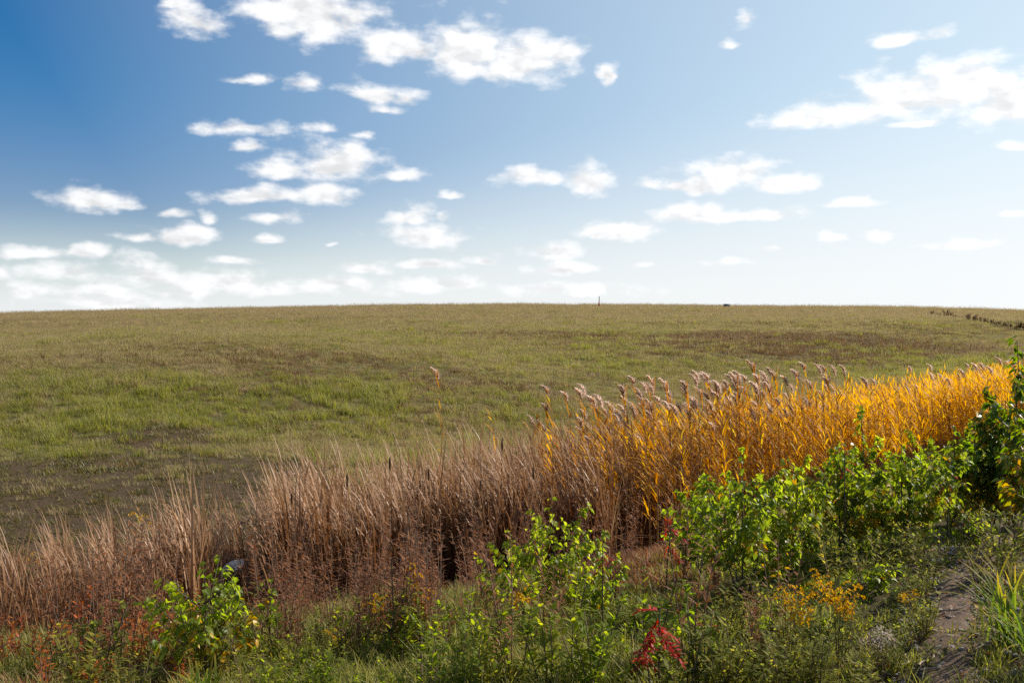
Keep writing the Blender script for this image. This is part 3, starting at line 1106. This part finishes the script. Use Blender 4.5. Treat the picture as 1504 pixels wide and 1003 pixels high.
def sapling(base, H, spread, nleaf, leaf=.043, mats=('poplar',), probs=(1.0,), label='', group=None, name='poplar_sapling',
            cat='sapling', nstem=3, low=.12, yellow_low=0.0, leader=0.25, parts_max=290, bark='bark'):
    root = put(name, None, loc=base, label=label, cat=cat, group=group)
    root.empty_display_size = .2
    wood = Bag()
    anchors = []
    for s in range(nstem):
        hs_ = H * (1.0 if s == 0 else U(.62, .88))
        a = U(0, 2 * PI)
        off = 0 if s == 0 else spread * U(.25, .6)
        z = np.linspace(0, hs_, 9)
        t = z / hs_
        wob = np.cumsum(rng.normal(0, .008, (9, 2)), 0)
        pts = np.stack([off * math.cos(a) * t ** .8 + wob[:, 0], off * math.sin(a) * t ** .8 + wob[:, 1], z - .04], -1)
        tube(wood, pts, np.linspace(.0085 if s == 0 else .006, .0022, 9) * (H / 1.0) ** .5, 6)
        for tt in np.linspace(.3, 1, int(12 * H + 6)):
            anchors.append((np.array([np.interp(tt, t, pts[:, k]) for k in range(3)]), U(0, 2 * PI), tt))
        nb = max(4, int(9 * hs_ / max(H, .1)))
        for b in range(nb):
            tb = low + (1 - leader - low) * (b + rng.random() * .7) / nb
            p0 = np.array([np.interp(tb, t, pts[:, k]) for k in range(3)])
            az = b * 2.4 + U(-.5, .5)
            Lb = spread * np.interp(tb, [0, .35, .75, 1], [.75, 1, .6, .15]) * U(.7, 1.15)
            q = np.linspace(0, 1, 6)
            el = U(.45, .9)
            bp = np.stack([p0[0] + np.cos(az) * Lb * q * math.cos(el), p0[1] + np.sin(az) * Lb * q * math.cos(el), p0[2] + Lb * (q * math.sin(el) + .12 * q ** 2)], -1)
            tube(wood, bp, np.linspace(.0042, .0014, 6), 4)
            for tq in np.linspace(.25, 1, max(4, int(Lb / .035))):
                anchors.append((np.array([np.interp(tq, q, bp[:, k]) for k in range(3)]), az + U(-1.4, 1.4), p0[2] / H + .2 * tq))
    put('stem', wood.mesh('stem', bark), root)
    pick = rng.choice(len(anchors), nleaf, replace=len(anchors) < nleaf)
    rng.shuffle(pick)
    keys = list(mats)
    extra = Bag()
    for c, i in enumerate(pick):
        p, az, tt = anchors[i]
        p = p + rng.normal(0, .012, 3)
        pr = np.array(probs, float)
        if yellow_low and len(pr) > 1:
            pr[1] += yellow_low * max(0, .55 - tt) * 2
            pr /= pr.sum()
        k = keys[rng.choice(len(keys), p=pr)]
        mt = leaf_matrix(Vector(p), az, U(.05, 1.05), rng.normal(0, .55), leaf * U(.6, 1.25))
        j = rng.integers(0, 5)
        if c < parts_max:
            o = put('leaf', LEAF[k][0][j], root)
            o.matrix_local = mt
        else:
            src = LEAF[k][1][j]
            mm = np.array(mt)
            extra.add(np.concatenate(src.V) @ mm[:3, :3].T + mm[:3, 3], np.concatenate(src.Q), rng.random(), .5, keys.index(k))
    if extra.n:
        put('foliage', extra.mesh('foliage', keys), root, kind='stuff')
    return root


LEAF_K = 4.2


def sap_px(bx, by, ty, wpx, nleaf, label, **kw):
    b = P(bx, by)
    H = (by - ty) / F * b[1]
    sp = wpx / 2 / F * b[1]
    nleaf = int(nleaf * LEAF_K)
    return sapling(b, H, sp, nleaf, label=label, **kw)


PY = dict(mats=('poplar', 'poplar_yellow'), probs=(.96, .04))
sap_px(300, 1005, 815, 210, 200, 'young poplar with yellow lower leaves in front of the grey boulder', mats=('poplar', 'poplar_yellow'), probs=(.9, .1), yellow_low=.9, nstem=5, leaf=.047)
for sx, sy, st in ((560, 975, 925), (640, 1000, 940), (705, 965, 905), (885, 985, 925), (930, 1010, 945), (1012, 950, 880), (1075, 1000, 930), (1135, 945, 885),
                   (455, 1000, 950), (770, 1010, 950), (1200, 935, 890), (1290, 870, 815), (660, 930, 880), (1420, 800, 740)):
    sap_px(sx, sy, st, 70, 24, 'small poplar seedling rising from the weeds of the bank', nstem=2, group='poplar seedlings on the bank', **PY)
sap_px(815, 915, 722, 190, 290, 'spreading young poplar at the end of the cattail bed beside rust red weeds', nstem=4, **PY)
sap_px(745, 905, 770, 110, 90, 'small thin poplar shoot against the brown cattails', nstem=2, **PY)
sap_px(880, 915, 790, 120, 90, 'low poplar shoot beside the bare red-leaved sumac stem', nstem=2, **PY)
sap_px(1090, 880, 650, 210, 420, 'tall green poplar rising above the goldenrod clump', yellow_low=.3, nstem=4, **PY)
sap_px(1030, 850, 690, 150, 260, 'poplar sapling between the red sumac stem and the tall poplar', nstem=3, **PY)
sap_px(1160, 840, 665, 170, 280, 'dense poplar sapling in the middle of the green thicket', nstem=3, yellow_low=.3, **PY)
sap_px(1230, 810, 640, 200, 420, 'broad poplar with shaded yellow lower leaves in the green thicket', nstem=4, yellow_low=.7, **PY)
sap_px(1262, 800, 592, 150, 240, 'slender poplar whose bare tip stands out against the orange reeds', nstem=2, leader=.35, **PY)
sap_px(1320, 800, 645, 200, 420, 'bushy poplar with many glinting leaves at the path side of the thicket', nstem=4, yellow_low=.5, **PY)
sap_px(1395, 770, 620, 170, 300, 'poplar sapling between the thicket and the tall shrub by the path', nstem=3, yellow_low=.2, **PY)
SH = dict(name='shrub', cat='shrub', mats=('shrub', 'poplar_yellow'), probs=(.9, .1), leaf=.058)
sap_px(1492, 775, 492, 150, 560, 'tall dark green shrub with a bare leading shoot beside the gravel path', nstem=4, yellow_low=.5, leader=.2, **SH)
sap_px(1455, 775, 600, 150, 480, 'dark bushy shrub with yellowing inner leaves beside the path', nstem=5, yellow_low=.8, **SH)
sap_px(1530, 800, 560, 170, 420, 'dark green shrub on the far side of the gravel path', nstem=4, yellow_low=.5, **SH)


# ------------------------------------------------------------------ sumac
def sumac_leaf(n):
    b = Bag()
    L = U(.12, .17)
    t = np.linspace(.2, 1, n)
    rach = np.stack([L * t * .8, 0 * t, -L * .7 * t ** 1.5], -1)
    tube(b, np.concatenate([[[0, 0, 0]], rach]), .002, 4, 0, .2)
    for s in (1, -1):
        blades(b, rach, np.full(n, s * 1.0) + rng.normal(0, .25, n), U(.035, .06, n), U(.012, .018, n), U(1.4, 2.2, n), U(.3, .9, n), 3, 1, 0, 'lance')
    return b.mesh('leaf', 'sumac')


SUM = [sumac_leaf(7) for _ in range(4)]


def sumac(bx, by, ty, nl, label, lean=0.0, sc=1.0):
    p = P(bx, by)
    H = (by - ty) / F * p[1]
    root = put('sumac', None, loc=p, label=label, cat='sumac', group='red sumacs')
    b = Bag()
    z = np.linspace(-.03, H, 7)
    t = np.clip(z / H, 0, 1)
    pts = np.stack([lean * t ** 2, 0 * z, z], -1)
    tube(b, pts, np.linspace(.007, .004, 7) * (.5 + .5 * sc), 6)
    put('stem', b.mesh('stem', 'bark'), root)
    for i in range(nl):
        q = 1 - (.22 if nl < 8 else .4) * rng.random()
        o = put('leaf', SUM[i % 4], root, loc=[np.interp(q, t, pts[:, k]) for k in range(3)])
        o.rotation_euler = (rng.normal(0, .2), rng.normal(-.1, .3), i * 2.4 + U(-.4, .4))
        o.scale = (sc * U(.75, 1.05),) * 3


sumac(978, 885, 752, 8, 'scarlet sumac on a single bare dark stem', .06)
sumac(968, 1025, 893, 12, 'low crimson sumac in the leafy weeds', 0, 1.0)
sumac(1035, 985, 912, 4, 'small crimson sumac shoot in the leafy weeds', 0, .6)
sumac(885, 950, 802, 6, 'slim sumac with a few red leaves beside the poplar', 0, .55)
sumac(955, 1025, 940, 8, 'short sumac with dull red leaves at the foot of the weeds', -.04, .7)
sumac(1240, 830, 655, 6, 'sumac showing a few red leaves among the poplars', 0, .6)
sumac(1392, 800, 690, 5, 'sumac with one red leaf pair beside the dark shrub', 0, .6)


# ------------------------------------------------------------------ weeds, goldenrod, asters
def weed(H, nl, leafL, leafW, mat, flower=None, nstem=4, spread=.12, fl_n=60):
    st, fo, fl = Bag(), Bag(), Bag()
    for s in range(nstem):
        a = U(0, 2 * PI)
        h = H * U(.7, 1.05)
        r = spread * U(.2, 1)
        z = np.linspace(-.02, h, 6)
        t = np.clip(z / h, 0, 1)
        pts = np.stack([r * math.cos(a) * (.25 + t) - .04 * t ** 2, r * math.sin(a) * (.25 + t), z], -1)
        tube(st, pts, np.linspace(.0035, .0015, 6), 4)
        q = U(.15, 1.0, nl)
        base = np.stack([np.interp(q, t, pts[:, k]) for k in range(3)], -1)
        blades(fo, base, U(0, 2 * PI, nl), leafL * U(.6, 1.15, nl) * np.interp(q, [0, .5, 1], [1, 1, .55]), leafW * U(.7, 1.2, nl), U(.6, 1.3, nl), U(.1, .9, nl), 3, 1, 0, 'lance')
        if flower:
            top = pts[-1]
            for c in range(7):
                ca = U(0, 2 * PI)
                ln = U(.05, .11)
                k = fl_n // 7
                tt = rng.random(k)
                b0 = np.stack([top[0] + math.cos(ca) * ln * tt, top[1] + math.sin(ca) * ln * tt, top[2] - .09 + c * .018 + .05 * tt * (1 - tt) * 2], -1)
                blades(fl, b0, U(0, 2 * PI, k), U(.010, .02, k), .012, U(0, 1.0, k), .3, 1, 1, 0, 'stalk')
    return st.mesh('stem', 'dead_stem'), fo.mesh('foliage', mat), fl.mesh('flowers', flower) if flower else None


W_GREY = [weed(U(.2, .36), 26, .07, .016, 'weed_leaf') for _ in range(5)]
W_BRIGHT = [weed(U(.3, .5), 26, .075, .02, 'weed_bright') for _ in range(4)]
W_GOLD = [weed(U(.45, .55), 26, .08, .014, 'weed_leaf', 'goldenrod', 3, .08, 90) for _ in range(3)]
W_TANSY = [weed(U(.4, .5), 22, .07, .012, 'weed_bright', 'goldenrod', 1, .05, 90) for _ in range(2)]
W_RUST = [weed(U(.5, .75), 40, .07, .011, 'rust_herb', None, 4, .12) for _ in range(5)]
W_FLUFF = [weed(U(.35, .5), 16, .05, .008, 'brown_weed', 'fluff', 3, .08, 60) for _ in range(3)]
W_RED = [weed(U(.2, .4), 26, .05, .014, 'red_herb', None, 3, .09) for _ in range(4)]


def plant(name, kinds, p, sc, label, group, cat='weed'):
    sc = sc * (.55 + .9 * float(np.clip((fbm(p[0], p[1], .7, 301, 2) - .5) * 2 + .5, 0, 1)))
    s_, f_, l_ = kinds[rng.integers(0, len(kinds))]
    e = put(name, None, loc=p, rz=U(0, 6), scale=float(sc), label=label, cat=cat, group=group)
    e.empty_display_size = .1
    put('stem', s_, e)
    put('foliage', f_, e, kind='stuff')
    if l_:
        put('flowers', l_, e, kind='stuff')
    return e


def plants_px(name, kinds, boxes, label, group, cat='weed', sc=(.8, 1.15)):
    for (x0, x1, y0, y1, n) in boxes:
        for _ in range(n):
            p = P(U(x0, x1), U(y0, y1))
            if abs(p[0] - BOULDER[0] * p[1] / BOULDER[1]) < .25 and p[1] < BOULDER[1] + .2 and p[1] > 8.5:
                continue
            gx, gy = to_px(p[0], p[1], p[2])
            if (920 < gx < 1060 and gy > 915 or 940 < gx < 1000 and gy > 800) and rng.random() < .8:
                continue
            plant(name, kinds, p, U(*sc), label, group, cat)


plants_px('goldenrod', W_GOLD, [(1140, 1240, 960, 985, 6)], 'goldenrod with dense golden flower spikes in the grey green weeds', 'goldenrods beside the path', 'goldenrod', (.8, 1.0))
plants_px('goldenrod', W_GOLD, [(1290, 1340, 905, 925, 2), (1215, 1300, 800, 830, 3)], 'faded goldenrod with few amber flowers near the gravel path', 'faded goldenrods', 'goldenrod', (.5, .7))
plants_px('tansy', W_TANSY, [(535, 555, 965, 975, 2), (590, 620, 960, 975, 3), (480, 485, 990, 1000, 1), (770, 785, 960, 970, 2)], 'tansy with small flat yellow flower heads at the foot of the cattails', 'tansies before the cattails', 'tansy', (.7, 1.0))
plants_px('goldenrod', W_TANSY, [(20, 90, 850, 870, 3), (200, 215, 800, 830, 2)], 'thin yellow goldenrod among the sparse tall cattails', 'goldenrods among the cattails', 'goldenrod', (1.2, 1.6))
plants_px('leafy_weed', W_GREY, [(1060, 1300, 915, 1060, 26), (1200, 1380, 815, 870, 12), (1000, 1080, 930, 1050, 10), (1380, 1504, 720, 790, 10), (1300, 1370, 860, 1010, 14), (1430, 1504, 800, 900, 10)], 'grey green leafy weed with narrow leaves beside the path', 'grey green weeds')
plants_px('leafy_weed', W_BRIGHT, [(820, 1040, 960, 1060, 20), (400, 820, 950, 1060, 40), (400, 480, 985, 1040, 6)], 'bright green leafy weed in the grass below the cattails', 'bright green weeds')
plants_px('rust_weed', W_RUST, [(380, 660, 880, 985, 60), (0, 260, 930, 990, 14), (0, 260, 880, 960, 16), (640, 1010, 770, 900, 80), (830, 1010, 700, 770, 34), (650, 1150, 930, 1010, 12), (600, 720, 850, 900, 14)], 'rust brown dead weed with fine withered leaves at the cattail edge', 'rust brown weeds')
plants_px('leafy_weed', W_GREY, [(120, 480, 965, 1050, 26), (560, 800, 930, 1000, 14)], 'olive leafy weed in the grass in front of the brown cattails', 'olive weeds of the near bank', 'weed', (.9, 1.4))
plants_px('seed_weed', W_FLUFF, [(150, 220, 880, 930, 3), (1290, 1310, 990, 1030, 2)], 'dead weed topped with pale seed fluff', 'fluffy seed weeds')
plants_px('red_herb', W_RED, [(0, 280, 925, 1020, 40), (560, 760, 900, 960, 8), (380, 440, 880, 920, 8), (1040, 1070, 870, 890, 3), (560, 600, 850, 880, 3)], 'small coral and orange leaved herb on the bank', 'coral red herbs')


# ------------------------------------------------------------------ ground cover on the bank
def bank_cover():
    grass_s = [tuft(30, (.08, .24), .006, .09, 'green_grass', lean=(.1, .8)) for _ in range(4)]
    olive_s = [tuft(30, (.08, .22), .005, .09, 'olive_grass', lean=(.1, .9)) for _ in range(3)]
    rust_s = [tuft(26, (.06, .18), .010, .09, 'rust_herb', lean=(.2, 1.1), windy=.2) for _ in range(3)]
    herb_s = [tuft(22, (.04, .10), .014, .09, 'weed_bright', lean=(.5, 1.3), nseg=2, windy=.2) for _ in range(3)]
    dry_s = [tuft(24, (.06, .2), .005, .09, 'straw_grass', lean=(.3, 1.3), windy=.3) for _ in range(3)]
    grey_s = [tuft(24, (.05, .14), .011, .09, 'weed_leaf', lean=(.3, 1.2), nseg=2, windy=.2) for _ in range(3)]
    metas = grass_s + olive_s + rust_s + herb_s + dry_s + grey_s
    off = np.array([0, 4, 7, 10, 13, 16])
    cnt = np.array([4, 3, 3, 3, 3, 3])
    x, y = sample_area(-9, 9, 3.2, 20, 150)
    s = ditch_s(x, y)
    pd = path_dist(x, y)
    m = (s < -.3) & (rng.random(len(x)) < sstep(pd, -.1, .24) * .3 + .7)
    x, y, s, pd = x[m], y[m], s[m], pd[m]
    n = len(x)
    a = fbm(x, y, 1.1, 201) + rng.normal(0, .07, n)
    c = fbm(x, y, .8, 211) + rng.normal(0, .07, n)
    px = 752 + F * x / y
    gx, gy = to_px(x, y, height(x, y))
    weedy = 1 - sstep(gy + (fbm(x, y, .8, 281) - .5) * 150, 900, 950)
    wg = .40 + .55 * np.exp(-((px - 650) / 300) ** 2) * (-s > 3)
    wo = .22
    wr = .20 + .55 * sstep(s + (fbm(x, y, 1.0, 271) - .5) * 3, -4.2, -2.6) * (px < 1050) + .05 * (px < 260)
    wh = .42 + .12 * (px > 800)
    wd = .12 + .22 * np.clip(1 - pd / .8, 0, 1)
    wgr = .12 + .35 * (px > 1000)
    wr = wr + .35 * weedy * (px < 1020)
    wg = wg - .25 * weedy
    k = np.argmax(np.stack([wg + a, wo + c, wr + fbm(x, y, .9, 221), wh + fbm(x, y, .7, 231), wd + fbm(x, y, .6, 241), wgr + fbm(x, y, .8, 251)]) + rng.normal(0, .1, (6, n)), 0)
    idx = off[k] + (rng.random(n) * cnt[k]).astype(int)
    sc = U(.7, 1.3, n) * (.7 + .6 * fbm(x, y, .9, 261)) * np.where(pd < .6, .6, 1)
    scatter('bank_cover', metas, np.stack([x, y, height(x, y)], -1), rots(n, .2), sc, idx, 'tangled low grass and herbs covering the near bank', 'ground cover')


bank_cover()


# ditch-edge undergrowth below the cattails and reeds
def ditch_litter():
    lit = [tuft(26, (.2, .6), .010, .14, 'cattail', lean=(.3, 1.4), curl=(.2, 1.2), windy=.3) for _ in range(3)]
    lit += [tuft(30, (.2, .55), .010, .14, 'rust_herb', lean=(.1, 1.0), windy=.3) for _ in range(3)]
    x, y = sample_area(-9, 22, 9, 42, 14)
    s = ditch_s(x, y)
    m = (s > -2.2) & (s < 1.9)
    x, y = x[m], y[m]
    n = len(x)
    scatter('ditch_litter', lit, np.stack([x, y, height(x, y)], -1), rots(n, .2), U(.6, 1.1, n), rng.integers(0, 6, n), 'fallen brown leaves and stubble under the cattails', 'litter')


ditch_litter()


# ------------------------------------------------------------------ arching grass clump by the path
def grass_clump(px, py, H, n, label, sc=1.0):
    b = Bag()
    base = np.stack([rng.normal(0, .05, n), rng.normal(0, .05, n), np.full(n, -.02)], -1)
    blades(b, base, U(0, 2 * PI, n), H * U(.55, 1.1, n), U(.009, .015, n), U(.05, .6, n), U(.5, 1.7, n), 7, 1.4, 0)
    root = put('grass_clump', None, loc=P(px, py), label=label, cat='grass clump')
    put('foliage', b.mesh('foliage', 'grass_clump'), root, kind='stuff')


M['grass_clump'] = veg_mat('arching_green_grass', [(.07, .12, .018), (.12, .17, .022), (.22, .22, .035)], .5, 1.7, .6, .12, tip=(.40, .26, .04))
grass_clump(1490, 945, .52, 75, 'arching green grass clump with yellow tips beside the gravel path')
grass_clump(1535, 985, .5, 50, 'green grass clump hugging the edge of the gravel path')
grass_clump(300, 1030, .3, 50, 'short green grass clump below the yellow leaved poplar')
grass_clump(420, 985, .3, 60, 'fresh green grass clump below the cattail stubble')


# ------------------------------------------------------------------ boulder, stones, gravel, twigs
def rock_mesh(name, rx, ry, rz, mat, seed, nu=20, nv=12, amp=.28):
    r = np.random.default_rng(seed)
    th = np.linspace(0, 2 * PI, nu, endpoint=False)
    ph = np.linspace(-PI / 2 + .02, PI / 2 - .02, nv)
    T, Ph = np.meshgrid(th, ph)
    d = np.stack([np.cos(Ph) * np.cos(T), np.cos(Ph) * np.sin(T), np.sin(Ph)], -1)
    k = np.ones(T.shape)
    for _ in range(9):             # flat facets as on broken stone
        nrm = r.normal(size=3)
        nrm /= np.linalg.norm(nrm)
        c = r.uniform(.5, .9) if name == 'boulder' else r.uniform(.62, .92)
        k = np.minimum(k, c / np.maximum(d @ nrm, 1e-3))
    for f, am in ((3, .06), (7, .03)):
        k = k * (1 + am * amp / .28 * np.sin(f * d[..., 0] + r.uniform(0, 6)) * np.sin(f * d[..., 1] + r.uniform(0, 6)) * np.cos(f * d[..., 2]))
    V = d * k[..., None] * np.array([rx, ry, rz])
    b = Bag()
    i, j = np.meshgrid(np.arange(nv - 1), np.arange(nu), indexing='ij')
    j2 = (j + 1) % nu
    Q = np.stack([i * nu + j, i * nu + j2, (i + 1) * nu + j2, (i + 1) * nu + j], -1).reshape(-1, 4)
    b.add(V.reshape(-1, 3), Q)
    return b.mesh(name, mat, smooth=False)


pb_ = BOULDER
o = put('boulder', rock_mesh('boulder', .22, .16, .15, 'boulder', 5, 36, 20), loc=(pb_[0], pb_[1], pb_[2] + .16),
        label='speckled grey boulder half hidden by cattail leaves', cat='boulder')
o.rotation_euler = (.2, -.45, .4)

STONES = [rock_mesh('stone', 1, .8, .55, 'stone', 70 + i, 12, 7) for i in range(6)]
for i in range(46):
    px, py = U(1330, 1500), U(790, 1000)
    p = P(px, py)
    if path_dist(p[0], p[1]) > .45:
        continue
    r = U(.012, .034)
    o = put('stone', STONES[i % 6], loc=(p[0], p[1], p[2] + r * .2 + .01), scale=r, label='small pale stone lying on the gravel path', cat='stone', group='stones on the gravel path')
    o.rotation_euler = (rng.normal(0, .3), rng.normal(0, .3), U(0, 6))


def gravel():
    x, y = sample_area(.5, 6, 3, 13, 700)
    m = rng.random(len(x)) < np.clip(1.1 - path_dist(x, y) / .42, 0, 1)
    x, y = x[m], y[m]
    n = len(x)
    scatter('gravel', STONES, np.stack([x, y, height(x, y) + .014], -1), rots(n, .5), U(.005, .02, n) * U(.5, 1, n), rng.integers(0, 6, n), 'fine grey gravel strewn along the earthen path', 'gravel')


gravel()


def leaf_litter():
    x, y = sample_area(.5, 6, 3, 13, 60)
    m = rng.random(len(x)) < np.clip(1.3 - path_dist(x, y) / .6, 0, 1)
    x, y = x[m], y[m]
    n = len(x)
    lit = [leaf_shape(.7, U(.1, .5), U(.1, .5), i).mesh('dead_leaf', 'rust_herb') for i in range(4)]
    rt = np.stack([rng.normal(0, .4, n), rng.normal(0, .4, n), U(0, 6.3, n)], -1)
    scatter('leaf_litter', lit, np.stack([x, y, height(x, y) + .03], -1), rt, U(.02, .045, n), rng.integers(0, 4, n), 'brown fallen leaves strewn over the path', 'leaf litter')


leaf_litter()
for i, (px, py, ln) in enumerate(((1385, 990, .22), (1362, 978, .16), (1400, 905, .14), (1330, 975, .18), (1440, 960, .12))):
    p = P(px, py)
    b = Bag()
    q = np.linspace(0, 1, 6)
    tube(b, np.stack([(q - .5) * ln, .02 * np.sin(q * 5 + i), .012 + .02 * q * (i % 3)], -1), np.linspace(.006, .003, 6), 5)
    put('twig', b.mesh('twig', 'twig'), loc=(p[0], p[1], p[2] + .01), rz=U(-.6, 1.2), label='dry bleached twig lying on the gravel path', cat='twig', group='twigs on the path')

# ------------------------------------------------------------------ things on the skyline
def marker():
    p = P(880, 452.5)
    root = put('traffic_cone', None, loc=p, label='tall orange marker cone with a thin top standing on the crest', cat='cone')
    s = p[1] / 150.0 * 1.45
    b = Bag()
    box(b, -.19 * s, .19 * s, -.19 * s, .19 * s, .0, .05 * s)
    put('base', b.mesh('base', 'cone'), root)
    b = Bag()
    revolve(b, [(.16 * s, .05 * s), (.13 * s, .20 * s), (.075 * s, .45 * s), (.05 * s, .62 * s)], 14)
    put('cone', b.mesh('cone', 'cone'), root)
    b = Bag()
    revolve(b, [(.05 * s, .62 * s), (.04 * s, .95 * s), (.035 * s, 1.15 * s), (.05 * s, 1.18 * s), (.03 * s, 1.24 * s)], 10)
    put('post', b.mesh('post', 'cone_band'), root)
    p = P(1067, 453.5)
    root = put('tank', None, loc=(p[0], p[1], p[2] + .22), label='low teal box standing on the crest beyond the field', cat='box')
    b = Bag()
    box(b, -.38, .38, -.3, .3, .12, .40)
    put('body', b.mesh('body', 'tank'), root)
    b = Bag()
    box(b, -.42, .42, -.34, .34, .405, .45)
    put('lid', b.mesh('lid', 'tank_dark'), root)
    for sx in (-.34, .34):
        b = Bag()
        box(b, sx - .05, sx + .05, -.28, .28, -.1, .118)
        put('foot', b.mesh('foot', 'tank_dark'), root)


marker()
TALL = [weed(U(.5, .9), 8, .1, .02, 'brown_weed', 'brown_weed', 2, .08, 30) for _ in range(3)]
for px in (640, 770, 786, 800, 845, 888, 893, 897, 905, 1021, 1040, 560, 610, 148, 300, 420, 470):
    p = P(px + U(-3, 3), 456 if 300 < px else 463)
    plant('tall_weed', TALL, (p[0], p[1] , p[2]), U(.8, 1.5), 'lone dark weed standing on the skyline', 'weeds on the skyline')
# line of dark brush in the far ditch on the right
BR = [weed(.8, 60, .3, .06, 'brown_weed', None, 5, .5) for _ in range(3)]
for i in range(26):
    t = i / 25
    p = P(1368 + 140 * t, 464 + 22 * t ** 1.2)
    plant('brush', BR, p, U(.5, .8), 'low dark brush in the line crossing the far field', 'brush line on the far field', 'brush')
